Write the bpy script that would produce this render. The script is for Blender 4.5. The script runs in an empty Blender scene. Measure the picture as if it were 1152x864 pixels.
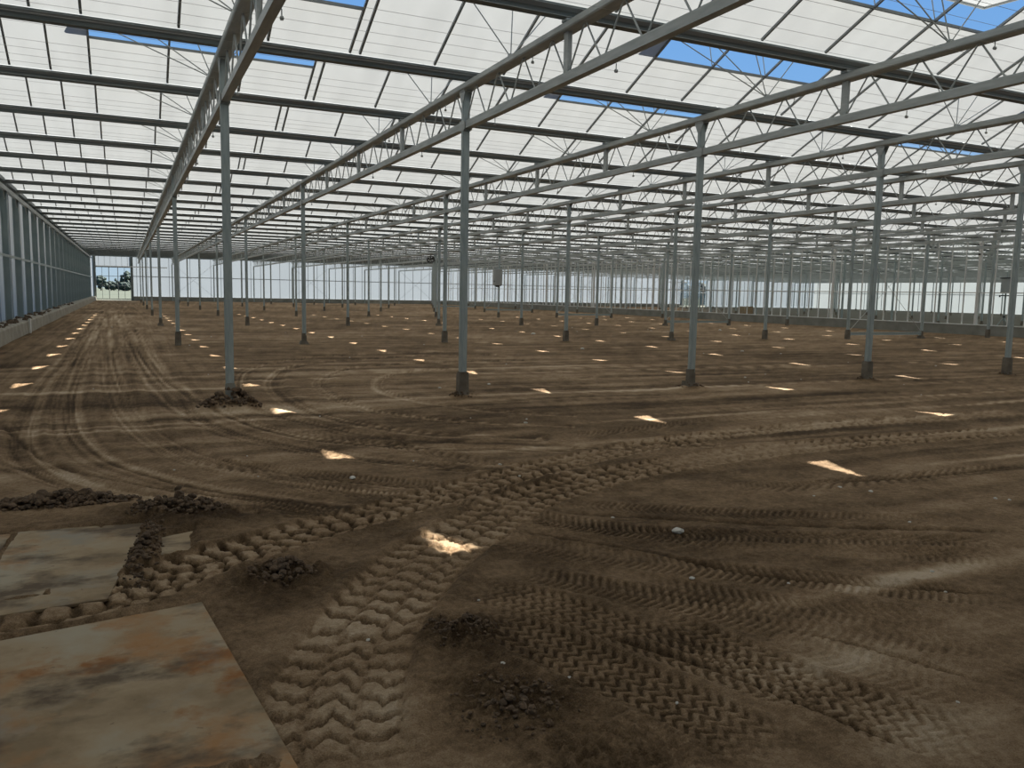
import bpy, math, random
import numpy as np
from mathutils import Vector, Matrix

random.seed(7)
rng = np.random.default_rng(11)
scene = bpy.context.scene
COL = scene.collection

# ------------------------------------------------------------------ sizes of the place (metres)
GUT = 3.2                      # one roof, gutter to gutter
ROW0 = 11.94                   # first row of posts in front of the camera
SPAN = 12.8                    # post to post under a girder
LINES = [1.28] + [4.8 + 4.5 * i for i in range(22)]     # girder lines
XL, XR = -3.62, 103.8          # outer side walls
YN, YF = -0.86, 101.6          # near and far end walls
XP = 38.6                      # glass partition
EAVE, RIDGE = 4.96, 5.70
ORD = ['first', 'second', 'third', 'fourth', 'fifth', 'sixth', 'seventh', 'eighth', 'ninth', 'tenth', 'eleventh', 'twelfth',
       'thirteenth', 'fourteenth', 'fifteenth', 'sixteenth', 'seventeenth', 'eighteenth', 'nineteenth', 'twentieth',
       'twenty-first', 'twenty-second', 'twenty-third', 'twenty-fourth', 'twenty-fifth', 'twenty-sixth', 'twenty-seventh',
       'twenty-eighth', 'twenty-ninth', 'thirtieth', 'thirty-first', 'thirty-second', 'thirty-third', 'thirty-fourth', 'thirty-fifth',
       'thirty-sixth', 'thirty-seventh', 'thirty-eighth', 'thirty-ninth', 'fortieth']

CAM_LOC = Vector((0.0, 0.0, 1.657))
YAW, PIT, ROL, FPX = 0.4436, -0.1117, 0.0191, 911.73

def in_view(x, y, z, m=220):
    """roughly in or near the camera's view (used only to leave out repeats far outside the frame)"""
    fw = Vector((math.sin(YAW) * math.cos(PIT), math.cos(YAW) * math.cos(PIT), math.sin(PIT)))
    r = Vector((math.cos(YAW), -math.sin(YAW), 0))
    u = r.cross(fw)
    d = Vector((x, y, z)) - CAM_LOC
    w = d.dot(fw)
    if w < 0.3:
        return False
    px, py = 576 + FPX * d.dot(r) / w, 432 - FPX * d.dot(u) / w
    return -m < px < 1152 + m and -m < py < 864 + m

# ------------------------------------------------------------------ mesh helpers
class MB:
    def __init__(s):
        s.v, s.f = [], []
    def box(s, x0, x1, y0, y1, z0, z1):
        n = len(s.v)
        s.v += [(x0, y0, z0), (x1, y0, z0), (x1, y1, z0), (x0, y1, z0), (x0, y0, z1), (x1, y0, z1), (x1, y1, z1), (x0, y1, z1)]
        s.f += [tuple(n + i for i in q) for q in ((0, 3, 2, 1), (4, 5, 6, 7), (0, 1, 5, 4), (1, 2, 6, 5), (2, 3, 7, 6), (3, 0, 4, 7))]
        return s
    def quad(s, a, b, c, d):
        n = len(s.v)
        s.v += [tuple(a), tuple(b), tuple(c), tuple(d)]
        s.f.append((n, n + 1, n + 2, n + 3))
        return s
    def poly(s, pts):
        n = len(s.v)
        s.v += [tuple(p) for p in pts]
        s.f.append(tuple(range(n, n + len(pts))))
        return s
    def tube(s, a, b, r, k=6, r2=None, cap=True):
        a, b = Vector(a), Vector(b)
        d = (b - a).normalized()
        u = d.orthogonal().normalized()
        w = d.cross(u)
        r2 = r if r2 is None else r2
        n = len(s.v)
        for i in range(k):
            t = 2 * math.pi * i / k
            e = u * math.cos(t) + w * math.sin(t)
            s.v += [tuple(a + e * r), tuple(b + e * r2)]
        for i in range(k):
            j = (i + 1) % k
            s.f.append((n + 2 * i, n + 2 * j, n + 2 * j + 1, n + 2 * i + 1))
        if cap:
            s.f.append(tuple(n + 2 * i for i in reversed(range(k))))
            s.f.append(tuple(n + 2 * i + 1 for i in range(k)))
        return s
    def beam(s, a, b, wx, wz):
        """a square-ish bar from a to b; wx across, wz up"""
        a, b = Vector(a), Vector(b)
        d = (b - a).normalized()
        up = Vector((0, 0, 1)) if abs(d.z) < 0.95 else Vector((0, 1, 0))
        x = d.cross(up).normalized() * wx / 2
        z = x.cross(d).normalized() * wz / 2
        n = len(s.v)
        for p in (a, b):
            s.v += [tuple(p + x + z), tuple(p - x + z), tuple(p - x - z), tuple(p + x - z)]
        s.f += [tuple(n + i for i in q) for q in ((0, 1, 2, 3), (7, 6, 5, 4), (0, 4, 5, 1), (1, 5, 6, 2), (2, 6, 7, 3), (3, 7, 4, 0))]
        return s
    def prism_x(s, yz, x0, x1):
        n, k = len(s.v), len(yz)
        s.v += [(x0, y, z) for y, z in yz] + [(x1, y, z) for y, z in yz]
        for i in range(k):
            j = (i + 1) % k
            s.f.append((n + i, n + j, n + k + j, n + k + i))
        s.f += [tuple(n + i for i in reversed(range(k))), tuple(n + k + i for i in range(k))]
        return s
    def prism_y(s, xz, y0, y1):
        n, k = len(s.v), len(xz)
        s.v += [(x, y0, z) for x, z in xz] + [(x, y1, z) for x, z in xz]
        for i in range(k):
            j = (i + 1) % k
            s.f.append((n + i, n + j, n + k + j, n + k + i))
        s.f += [tuple(n + i for i in reversed(range(k))), tuple(n + k + i for i in range(k))]
        return s
    def mesh(s, name, mat, smooth=False):
        me = bpy.data.meshes.new(name)
        me.from_pydata(s.v, [], s.f)
        me.update()
        if mat:
            me.materials.append(mat)
        if smooth:
            me.polygons.foreach_set('use_smooth', [True] * len(me.polygons))
        return me

def link(name, data, parent=None, loc=None):
    o = bpy.data.objects.new(name, data)
    COL.objects.link(o)
    if parent:
        o.parent = parent
    if loc is not None:
        o.location = loc
    return o

def tag(o, label=None, cat=None, group=None, kind=None):
    if label: o['label'] = label
    if cat: o['category'] = cat
    if group: o['group'] = group
    if kind: o['kind'] = kind
    return o

def copy_tree(o, loc, parent=None):
    c = o.copy()
    COL.objects.link(c)
    if parent is None:
        c.location = loc
    else:
        c.parent = parent
    for ch in list(o.children):
        copy_tree(ch, None, c)
    return c

# ------------------------------------------------------------------ materials
def nodes(name):
    m = bpy.data.materials.new(name)
    m.use_nodes = True
    nt = m.node_tree
    nt.nodes.clear()
    return m, nt, nt.nodes.new('ShaderNodeOutputMaterial')

def N(nt, kind, **kw):
    n = nt.nodes.new(kind)
    for k, v in kw.items():
        if k.startswith('i_'):
            n.inputs[k[2:].replace('_', ' ')].default_value = v
        else:
            setattr(n, k, v)
    return n

def ramp(nt, stops):
    r = nt.nodes.new('ShaderNodeValToRGB')
    e = r.color_ramp.elements
    while len(e) < len(stops):
        e.new(0.5)
    for el, (p, c) in zip(e, stops):
        el.position = p
        el.color = (c[0], c[1], c[2], 1)
    return r

def principled(name, c1, c2=None, scale=8.0, rough=0.6, metal=0.0, bump=0.0, bscale=60.0, stretch=(1, 1, 1)):
    m, nt, out = nodes(name)
    b = N(nt, 'ShaderNodeBsdfPrincipled')
    b.inputs['Roughness'].default_value = rough
    b.inputs['Metallic'].default_value = metal
    nt.links.new(b.outputs[0], out.inputs['Surface'])
    tc = N(nt, 'ShaderNodeTexCoord')
    mp = N(nt, 'ShaderNodeMapping')
    mp.inputs['Scale'].default_value = stretch
    nt.links.new(tc.outputs['Object'], mp.inputs['Vector'])
    no = N(nt, 'ShaderNodeTexNoise')
    no.inputs['Scale'].default_value = scale
    no.inputs['Detail'].default_value = 5
    nt.links.new(mp.outputs[0], no.inputs['Vector'])
    r = ramp(nt, [(0.3, c1), (0.7, c2 or c1)])
    nt.links.new(no.outputs['Fac'], r.inputs['Fac'])
    nt.links.new(r.outputs['Color'], b.inputs['Base Color'])
    if bump:
        n2 = N(nt, 'ShaderNodeTexNoise')
        n2.inputs['Scale'].default_value = bscale
        n2.inputs['Detail'].default_value = 6
        nt.links.new(mp.outputs[0], n2.inputs['Vector'])
        bp = N(nt, 'ShaderNodeBump')
        bp.inputs['Strength'].default_value = 0.6
        bp.inputs['Distance'].default_value = bump
        nt.links.new(n2.outputs['Fac'], bp.inputs['Height'])
        nt.links.new(bp.outputs[0], b.inputs['Normal'])
    return m

def sheet(name, through, reflect, dirt=0.06, scale=(0.8, 6.0, 6.0), fac=.5):
    """a whitened pane or film: diffuses what falls on it through to the other side"""
    m, nt, out = nodes(name)
    tc = N(nt, 'ShaderNodeTexCoord')
    mp = N(nt, 'ShaderNodeMapping')
    mp.inputs['Scale'].default_value = scale
    nt.links.new(tc.outputs['Object'], mp.inputs['Vector'])
    no = N(nt, 'ShaderNodeTexNoise')
    no.inputs['Scale'].default_value = 1.0
    no.inputs['Detail'].default_value = 4
    nt.links.new(mp.outputs[0], no.inputs['Vector'])
    k = 1 - dirt * 2
    r = ramp(nt, [(0.3, [c * k for c in through]), (0.65, through)])
    nt.links.new(no.outputs['Fac'], r.inputs['Fac'])
    tr = N(nt, 'ShaderNodeBsdfTranslucent')
    nt.links.new(r.outputs['Color'], tr.inputs['Color'])
    df = N(nt, 'ShaderNodeBsdfDiffuse')
    df.inputs['Color'].default_value = (*reflect, 1)
    mx = N(nt, 'ShaderNodeMixShader')
    mx.inputs['Fac'].default_value = fac
    nt.links.new(df.outputs[0], mx.inputs[1])
    nt.links.new(tr.outputs[0], mx.inputs[2])
    nt.links.new(mx.outputs[0], out.inputs['Surface'])
    return m

def clear_glass(name):
    m, nt, out = nodes(name)
    tp = N(nt, 'ShaderNodeBsdfTransparent')
    tp.inputs['Color'].default_value = (0.93, 0.95, 0.94, 1)
    gl = N(nt, 'ShaderNodeBsdfGlossy')
    gl.inputs['Roughness'].default_value = 0.02
    gl.inputs['Color'].default_value = (1, 1, 1, 1)
    fr = N(nt, 'ShaderNodeFresnel')
    fr.inputs['IOR'].default_value = 1.25
    mx = N(nt, 'ShaderNodeMixShader')
    nt.links.new(fr.outputs[0], mx.inputs['Fac'])
    nt.links.new(tp.outputs[0], mx.inputs[1])
    nt.links.new(gl.outputs[0], mx.inputs[2])
    nt.links.new(mx.outputs[0], out.inputs['Surface'])
    return m

M = {}
M['galv'] = principled('galvanised_steel', (.29, .345, .34), (.40, .455, .445), 5, .5, .2, stretch=(6, 6, 1))
M['wallpost'] = principled('dull_wall_post_steel', (.20, .255, .25), (.27, .325, .32), 3, .55, .15, stretch=(1, 6, .5))
M['truss'] = principled('galvanised_girder_steel', (.34, .365, .35), (.47, .495, .475), 3, .5, .2, stretch=(6, 1, 6))
M['alu'] = principled('dull_aluminium_gutter', (.125, .15, .148), (.18, .205, .20), 3, .5, .2, stretch=(.6, 6, 6))
M['bar'] = principled('glazing_bar_aluminium', (.24, .26, .26), None, 3, .5, .2)
M['wire'] = principled('screen_wire', (.55, .55, .52), None, 3, .5, .1)
M['white'] = principled('white_coated_profile', (.68, .69, .66), (.76, .76, .73), 4, .5)
M['roof'] = sheet('whitewashed_roof_glass', (.212, .220, .215), (.60, .61, .60), .05, (3.0, .9, .9))
M['film_end'] = sheet('pale_end_wall_film', (.275, .30, .318), (.5, .5, .5), .03, (.5, .5, .12), .85)
M['film_new'] = sheet('bright_new_film', (.58, .61, .64), (.5, .5, .5), .14, (1.6, 1, .12), 1.0)
M['film_right'] = sheet('sunlit_side_film', (.235, .255, .26), (.5, .5, .5), .02, (.3, .3, .1))
M['film_left'] = sheet('dull_side_wall_film', (.335, .32, .275), (.35, .36, .36), .10, (.3, 1.2, .1), .9)
M['glass'] = clear_glass('clear_window_glass')
M['concrete'] = principled('weathered_concrete', (.26, .235, .185), (.40, .37, .30), 2.2, .9, 0, .01, 40)
M['concrete_grey'] = principled('grey_concrete_kerb', (.20, .20, .17), (.30, .30, .26), 1.6, .9, 0, .01, 30)
M['muddy'] = principled('mud_stained_concrete', (.085, .068, .048), (.25, .225, .18), 3.2, .95, 0, .012, 26)
M['mud'] = principled('dark_damp_clods', (.055, .036, .021), (.16, .105, .062), 14, .95, 0, .02, 60)
M['olive_floor'] = principled('trodden_olive_floor', (.070, .066, .044), (.125, .117, .085), .5, .95, 0, .01, 3, (.4, 1.6, 1))
M['cabinet'] = principled('grey_cabinet_paint', (.36, .38, .37), None, 3, .45)
M['black'] = principled('black_plastic', (.02, .02, .02), None, 3, .5)
M['felt'] = principled('dark_tank_cover', (.03, .04, .04), None, 3, 1.0)
M['pvc'] = principled('white_plastic_pipe', (.8, .8, .76), None, 3, .4)
M['stone'] = principled('pale_stone', (.50, .47, .40), (.72, .70, .64), 20, .8, 0, .004, 60)
M['wallgrey'] = sheet('pale_near_wall_film', (.20, .20, .20), (.55, .55, .53), .03)
M['leaf'] = principled('tree_leaves', (.016, .030, .026), (.034, .056, .040), 1.5, .8, 0, .3, 2)
M['bark'] = principled('tree_bark', (.09, .07, .05), None, 4, .9)
M['tank'] = principled('teal_tank_sheet', (.035, .075, .085), (.05, .10, .11), 1, .9)
M['reflector'] = principled('pale_bounce_ground', (.36, .35, .32), (.46, .45, .42), .3, .95)
M['field'] = principled('meadow', (.045, .055, .034), (.065, .070, .046), .05, .95)

# steel plates: rust, grey scale and dried mud, each with its own outline
def plate_mat(name, rust_amt, mud_amt, seed):
    m, nt, out = nodes(name)
    b = N(nt, 'ShaderNodeBsdfPrincipled')
    b.inputs['Roughness'].default_value = .8
    b.inputs['Specular IOR Level'].default_value = .2
    nt.links.new(b.outputs[0], out.inputs['Surface'])
    tc = N(nt, 'ShaderNodeTexCoord')
    def noise(sc, det, off, st=(1, 1, 1)):
        mp = N(nt, 'ShaderNodeMapping')
        mp.inputs['Location'].default_value = (off, off * .7, 0)
        mp.inputs['Scale'].default_value = st
        nt.links.new(tc.outputs['Object'], mp.inputs['Vector'])
        n = N(nt, 'ShaderNodeTexNoise')
        n.inputs['Scale'].default_value = sc
        n.inputs['Detail'].default_value = det
        n.inputs['Roughness'].default_value = .62
        nt.links.new(mp.outputs[0], n.inputs['Vector'])
        return n.outputs['Fac']
    base = ramp(nt, [(.36, (.21, .150, .085)), (.50, (.31, .235, .145)), (.64, (.33, .285, .205))])
    nt.links.new(noise(1.7, 7, seed), base.inputs['Fac'])
    def over(prev, fac_src, lo, hi, col):
        r = ramp(nt, [(lo, (0, 0, 0)), (hi, (1, 1, 1))])
        nt.links.new(fac_src, r.inputs['Fac'])
        mx = N(nt, 'ShaderNodeMix', data_type='RGBA')
        nt.links.new(r.outputs['Color'], mx.inputs[0])
        nt.links.new(prev, mx.inputs[6])
        mx.inputs[7].default_value = (*col, 1)
        return mx.outputs[2]
    c = over(base.outputs['Color'], noise(1.5, 6, seed + 5), .55 - rust_amt, .66 - rust_amt, (.30, .165, .072))
    c = over(c, noise(2.2, 6, seed + 9), .62 - rust_amt, .72 - rust_amt, (.225, .100, .032))
    c = over(c, noise(1.8, 5, seed + 14, (1, 1, 1)), .56, .70, (.25, .225, .175))
    c = over(c, noise(1.7, 9, seed + 21, (1, 1.5, 1)), .58 - mud_amt, .70 - mud_amt, (.105, .076, .048))
    c = over(c, noise(16, 6, seed + 31), .66, .74, (.13, .092, .055))
    nt.links.new(c, b.inputs['Base Color'])
    bp = N(nt, 'ShaderNodeBump')
    bp.inputs['Strength'].default_value = .4
    bp.inputs['Distance'].default_value = .006
    nt.links.new(noise(14, 8, seed + 2), bp.inputs['Height'])
    nt.links.new(bp.outputs[0], b.inputs['Normal'])
    return m
M['plate1'] = plate_mat('rusty_steel_plate', .06, .05, 3.1)
M['plate2'] = plate_mat('mud_filmed_steel_plate', -.02, .08, 12.4)
M['plate3'] = plate_mat('brown_steel_plate', .02, .16, 21.0)

def soil_mat():
    m, nt, out = nodes('bare_tilled_soil')
    b = N(nt, 'ShaderNodeBsdfPrincipled')
    b.inputs['Roughness'].default_value = .95
    b.inputs['Specular IOR Level'].default_value = .15
    nt.links.new(b.outputs[0], out.inputs['Surface'])
    at = N(nt, 'ShaderNodeAttribute', attribute_name='dryness_and_light')
    tc = N(nt, 'ShaderNodeTexCoord')
    n1 = N(nt, 'ShaderNodeTexNoise')
    n1.inputs['Scale'].default_value = 22
    n1.inputs['Detail'].default_value = 8
    n1.inputs['Roughness'].default_value = .7
    nt.links.new(tc.outputs['Object'], n1.inputs['Vector'])
    n3 = N(nt, 'ShaderNodeTexNoise')
    n3.inputs['Scale'].default_value = 150
    n3.inputs['Detail'].default_value = 4
    n3.inputs['Roughness'].default_value = .75
    nt.links.new(tc.outputs['Object'], n3.inputs['Vector'])
    av = N(nt, 'ShaderNodeMath', operation='ADD')
    nt.links.new(n1.outputs['Fac'], av.inputs[0])
    nt.links.new(n3.outputs['Fac'], av.inputs[1])
    ma = N(nt, 'ShaderNodeMath', operation='MULTIPLY_ADD')
    ma.inputs[1].default_value = .72
    nt.links.new(av.outputs[0], ma.inputs[0])
    ad = N(nt, 'ShaderNodeMath', operation='SUBTRACT')
    ad.inputs[1].default_value = .72
    nt.links.new(at.outputs['Fac'], ad.inputs[0])
    nt.links.new(ad.outputs[0], ma.inputs[2])
    def streak(sx, sy, seed):
        mp = N(nt, 'ShaderNodeMapping')
        mp.inputs['Scale'].default_value = (sx, sy, 1)
        mp.inputs['Location'].default_value = (seed, seed, 0)
        nt.links.new(tc.outputs['Object'], mp.inputs['Vector'])
        n = N(nt, 'ShaderNodeTexNoise')
        n.inputs['Scale'].default_value = 1.0
        n.inputs['Detail'].default_value = 6
        n.inputs['Roughness'].default_value = .68
        nt.links.new(mp.outputs[0], n.inputs['Vector'])
        return n.outputs['Fac']
    sxyz = N(nt, 'ShaderNodeSeparateXYZ')
    nt.links.new(tc.outputs['Object'], sxyz.inputs[0])
    lane = N(nt, 'ShaderNodeMapRange', interpolation_type='SMOOTHSTEP')
    lane.inputs['From Min'].default_value = .6
    lane.inputs['From Max'].default_value = 2.4
    nt.links.new(sxyz.outputs['X'], lane.inputs['Value'])
    far = N(nt, 'ShaderNodeMapRange', interpolation_type='SMOOTHSTEP')
    far.inputs['From Min'].default_value = 6.5
    far.inputs['From Max'].default_value = 13
    far.inputs['To Min'].default_value = .0
    far.inputs['To Max'].default_value = .95
    nt.links.new(sxyz.outputs['Y'], far.inputs['Value'])
    mixs = N(nt, 'ShaderNodeMix', data_type='FLOAT')
    nt.links.new(lane.outputs[0], mixs.inputs[0])
    nt.links.new(streak(4.5, .16, 3.0), mixs.inputs[2])
    nt.links.new(streak(.22, 2.0, 8.0), mixs.inputs[3])
    cen = N(nt, 'ShaderNodeMath', operation='SUBTRACT')
    cen.inputs[1].default_value = .5
    nt.links.new(mixs.outputs[0], cen.inputs[0])
    stk = N(nt, 'ShaderNodeMath', operation='MULTIPLY_ADD')
    nt.links.new(cen.outputs[0], stk.inputs[0])
    nt.links.new(far.outputs[0], stk.inputs[1])
    nt.links.new(ma.outputs[0], stk.inputs[2])
    r = ramp(nt, [(0.0, (.062, .038, .019)), (.26, (.165, .108, .058)), (.50, (.325, .217, .124)), (.74, (.51, .375, .238)), (1.0, (.70, .56, .40))])
    nt.links.new(stk.outputs[0], r.inputs['Fac'])
    nt.links.new(r.outputs['Color'], b.inputs['Base Color'])
    n2 = N(nt, 'ShaderNodeTexNoise')
    n2.inputs['Scale'].default_value = 70
    n2.inputs['Detail'].default_value = 8
    n2.inputs['Roughness'].default_value = .7
    nt.links.new(tc.outputs['Object'], n2.inputs['Vector'])
    bp = N(nt, 'ShaderNodeBump')
    bp.inputs['Strength'].default_value = 1.0
    bp.inputs['Distance'].default_value = .03
    nt.links.new(n2.outputs['Fac'], bp.inputs['Height'])
    nt.links.new(bp.outputs[0], b.inputs['Normal'])
    return m
M['soil'] = soil_mat()

# ------------------------------------------------------------------ the bare soil floor
def vnoise(x, y, seed):
    xi, yi = np.floor(x).astype(np.int64), np.floor(y).astype(np.int64)
    fx, fy = x - xi, y - yi
    fx, fy = fx * fx * (3 - 2 * fx), fy * fy * (3 - 2 * fy)
    def h(a, b):
        n = (a * 374761393 + b * 668265263 + seed * 1442695041) & 0x7fffffff
        n = ((n ^ (n >> 13)) * 1274126177) & 0x7fffffff
        n = n ^ (n >> 16)
        return (n & 0xffff) / 65535.0
    a, b, c, d = h(xi, yi), h(xi + 1, yi), h(xi, yi + 1), h(xi + 1, yi + 1)
    return (a * (1 - fx) + b * fx) * (1 - fy) + (c * (1 - fx) + d * fx) * fy

def fbm(x, y, sc, octs, seed, gain=.55):
    t, a, s = 0, 1.0, 0.0
    for i in range(octs):
        t = t + a * vnoise(x * sc + i * 17.3, y * sc + i * 9.1, seed + i)
        s += a
        a *= gain
        sc *= 2.03
    return t / s

def spline(pts, step=.08):
    p = np.array(pts, float)
    p = np.vstack([2 * p[0] - p[1], p, 2 * p[-1] - p[-2]])
    out = []
    for i in range(1, len(p) - 2):
        a, b, c, d = p[i - 1:i + 3]
        n = max(2, int(np.linalg.norm(c - b) / step))
        n = min(n, 60)
        t = np.linspace(0, 1, n, endpoint=False)[:, None]
        out.append(.5 * ((2 * b) + (c - a) * t + (2 * a - 5 * b + 4 * c - d) * t * t + (3 * b - a - 3 * c + d) * t ** 3))
    out.append(p[-2][None])
    return np.vstack(out)

TRACKS = {
  'lug': [
    (0.60, [(10.64, 6.64), (7.61, 6.71), (6.11, 6.68), (4.66, 6.44), (3.92, 6.23), (2.98, 5.81), (2.29, 5.25), (1.63, 4.62), (1.12, 3.93), (0.83, 3.4), (0.65, 2.91), (0.56, 2.48)]),
    (0.50, [(12.49, 7.82), (8.88, 7.85), (7.06, 7.73), (5.37, 7.44), (3.94, 6.93), (2.72, 6.34), (1.86, 5.89), (1.1, 5.51), (0.6, 5.19), (0.22, 4.9), (-0.23, 4.64), (-0.84, 4.56)]),
    (0.40, [(0.98, 5.49), (0.49, 5.18), (0.03, 4.86), (-0.39, 4.55)]),
  ],
  'fine': [
    (0.34, [(8.3, 5.15), (6.41, 5.21), (5.0, 5.44), (3.99, 6.04), (3.2, 7.02), (2.55, 8.38), (1.78, 9.88)]),
    (0.34, [(1.03, 6.99), (2.12, 6.02), (2.87, 5.02), (3.74, 4.13), (5.21, 3.17)]),
    (0.34, [(0.57, 6.68), (1.48, 5.77), (2.13, 4.94), (2.79, 4.19), (3.56, 3.46), (4.51, 2.73)]),
    (0.32, [(2.2, 4.05), (2.73, 3.25), (3.13, 2.68), (3.45, 2.05)]),
    (0.32, [(2.58, 3.87), (3.23, 3.13), (4.13, 2.48)]),
    (0.32, [(2.83, 3.09), (2.97, 2.54), (3.18, 1.88)]),
    (0.30, [(1.88, 6.18), (2.48, 5.43), (3.11, 4.69), (4.21, 4.11), (5.56, 3.4)]),
    (0.34, [(1.98, 4.31), (2.47, 3.71), (3.09, 2.98), (3.81, 2.28)]),
    (0.30, [(0.86, 6.57), (1.08, 6.06), (1.31, 5.59)]),
    (0.30, [(0.96, 5.39), (1.18, 5.05), (1.38, 4.82)]),
    (0.34, [(0.4, 8.4), (1.32, 7.35), (2.22, 6.53), (3.22, 5.66)]),
    (0.30, [(15.27, 9.6), (11.27, 9.27), (8.09, 8.88), (6.07, 8.42), (4.61, 8.12)]),
    (0.30, [(6.05, 3.71), (4.63, 4.54), (3.72, 5.11), (3.01, 5.56)]),
  ],
  'herr': [
    (0.40, [(1.65, 4.2), (2.04, 3.54), (2.36, 2.79), (2.64, 2.24), (2.88, 1.69)]),
    (0.40, [(1.46, 3.85), (1.71, 3.31), (1.89, 2.81), (2.02, 2.38), (2.09, 1.97)]),
    (0.36, [(2.3, 3.44), (2.48, 2.95), (2.58, 2.47), (2.64, 1.98), (2.62, 1.68)]),
  ],
  'smooth': [
    (0.50, [(-1.3, 58.76), (-1.04, 28.85), (-0.9, 17.22), (-0.77, 12.27), (-0.44, 9.18), (0.21, 7.47), (0.95, 6.47), (1.62, 5.77)]),
    (0.50, [(-1.1, 58.81), (-0.49, 24.59), (-0.25, 15.47), (0.03, 11.04), (0.49, 8.51), (1.21, 7.17), (2.01, 6.38), (2.92, 5.71)]),
    (0.50, [(-0.68, 58.93), (0.04, 24.51), (0.37, 15.3), (0.82, 10.78), (1.55, 8.63), (2.57, 7.3), (4.15, 6.29)]),
    (0.40, [(-1.71, 58.65), (-1.31, 24.72), (-1.28, 15.76), (-1.17, 11.59), (-0.94, 9.12), (-0.4, 7.53), (0.3, 6.5)]),
    (0.40, [(-1.88, 9.95), (-1.11, 8.74), (-0.33, 7.4), (0.31, 6.72), (0.78, 6.18)]),
    (0.40, [(-0.27, 59.04), (0.49, 21.27), (0.82, 13.85), (1.33, 10.39), (2.07, 8.83), (3.53, 7.76), (5.92, 7.19)]),
    (0.45, [(4.21, 8.26), (3.15, 8.94), (2.4, 10.25), (2.13, 12.54), (2.39, 15.2), (3.42, 17.91), (5.73, 19.64), (9.13, 20.15)]),
    (0.40, [(4.98, 8.79), (3.87, 9.61), (3.07, 10.95), (2.9, 13.11), (3.25, 15.13), (4.43, 17.24), (6.3, 17.94), (9.29, 18.32)]),
    (0.35, [(5.42, 9.58), (4.66, 10.26), (3.96, 11.65), (3.85, 13.48), (4.73, 15.59), (6.17, 16.39)]),
    (0.35, [(4.39, 7.73), (2.67, 8.8), (2.03, 10.08), (1.59, 11.98), (1.74, 14.92), (2.49, 17.92), (4.58, 20.44), (8.03, 21.36)]),
  ],

}

def tri(u):
    return np.abs((u % 1.0) * 2 - 1)

def sm(a, b, x):
    t = np.clip((x - a) / (b - a), 0, 1)
    return t * t * (3 - 2 * t)

def near_path(x, y, pts, reach):
    """distance along and across a path for the points within reach of it"""
    lo, hi = pts.min(0) - reach, pts.max(0) + reach
    idx = np.nonzero((x > lo[0]) & (x < hi[0]) & (y > lo[1]) & (y < hi[1]))[0]
    seg = np.diff(pts, axis=0)
    L = np.hypot(seg[:, 0], seg[:, 1]) + 1e-9
    S = np.concatenate([[0], np.cumsum(L)])
    best = np.full(len(idx), 1e9)
    s = np.zeros(len(idx)); d = np.zeros(len(idx))
    # chunks of segments against the points in their own box
    for k0 in range(0, len(seg), 12):
        k1 = min(k0 + 12, len(seg))
        q = pts[k0:k1 + 1]
        l2, h2 = q.min(0) - reach, q.max(0) + reach
        sub = np.nonzero((x[idx] > l2[0]) & (x[idx] < h2[0]) & (y[idx] > l2[1]) & (y[idx] < h2[1]))[0]
        if not len(sub):
            continue
        px, py = x[idx[sub]], y[idx[sub]]
        for k in range(k0, k1):
            tx, ty = seg[k] / L[k]
            rx, ry = px - pts[k, 0], py - pts[k, 1]
            al = np.clip(rx * tx + ry * ty, 0, L[k])
            cx, cy = rx - al * tx, ry - al * ty
            dd = np.hypot(cx, cy)
            m = dd < best[sub]
            mm = sub[m]
            best[mm] = dd[m]
            s[mm] = S[k] + al[m]
            d[mm] = (dd * np.sign(tx * ry - ty * rx))[m]
    ok = best < reach
    return idx[ok], s[ok], d[ok], S[-1]

RUTS = [
    ([(2.35, 5.13), (2.68, 4.68), (3.06, 4.2), (3.39, 3.65), (3.99, 3.19), (4.6, 2.79)], 0.022),
    ([(5.75, 5.34), (6.87, 5.2), (8.34, 5.17)], 0.030),
    ([(2.77, 5.4), (3.68, 4.83), (4.72, 4.19), (5.86, 3.59)], 0.020),
    ([(-1.42, 11.31), (-0.67, 8.58), (0.2, 7.2), (1.13, 6.32)], 0.030),
    ([(1.98, 3.44), (2.29, 2.83), (2.46, 2.35), (2.58, 2.01), (2.61, 1.75)], 0.020),
    ([(1.96, 7.61), (3.09, 6.77), (4.03, 6.11)], 0.020),
    ([(2.91, 3.05), (3.2, 2.54), (3.41, 2.03)], 0.020),

]

PLATES = {  # corner points of the steel plates and slabs lying in the near corner
    'a': [(.31, 4.42), (.50, 2.60), (-1.25, 2.42), (-1.44, 4.13)],
    'b': [(.08, 6.12), (-.14, 4.66), (-.80, 4.60), (-.71, 6.19)],
    'c': [(-.74, 6.16), (-.83, 4.70), (-1.70, 4.75), (-1.60, 6.16)],
    'd': [(.36, 5.80), (.31, 5.30), (.10, 5.20), (.15, 5.72)],
}
def inside_dist(x, y, q):
    """signed distance to a convex quad, positive inside"""
    q = np.array(q); c = q.mean(0)
    d = np.full(x.shape, 1e9)
    for i in range(4):
        a, b = q[i], q[(i + 1) % 4]
        t = (b - a) / np.linalg.norm(b - a)
        n = np.array([-t[1], t[0]])
        if (c - a) @ n < 0:
            n = -n
        d = np.minimum(d, (x - a[0]) * n[0] + (y - a[1]) * n[1])
    return d

POST_ROWS = [ROW0 + SPAN * j for j in range(7)]
HEAPS = [(LINES[0], ROW0, .46, .20), (LINES[1], ROW0, .26, .06), (LINES[2], ROW0, .30, .09), (LINES[3], ROW0, .28, .08), (LINES[4], ROW0, .24, .05)]
HEAPS += [(LINES[i], ROW0 + SPAN, .26, .06) for i in range(9)]

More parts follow.
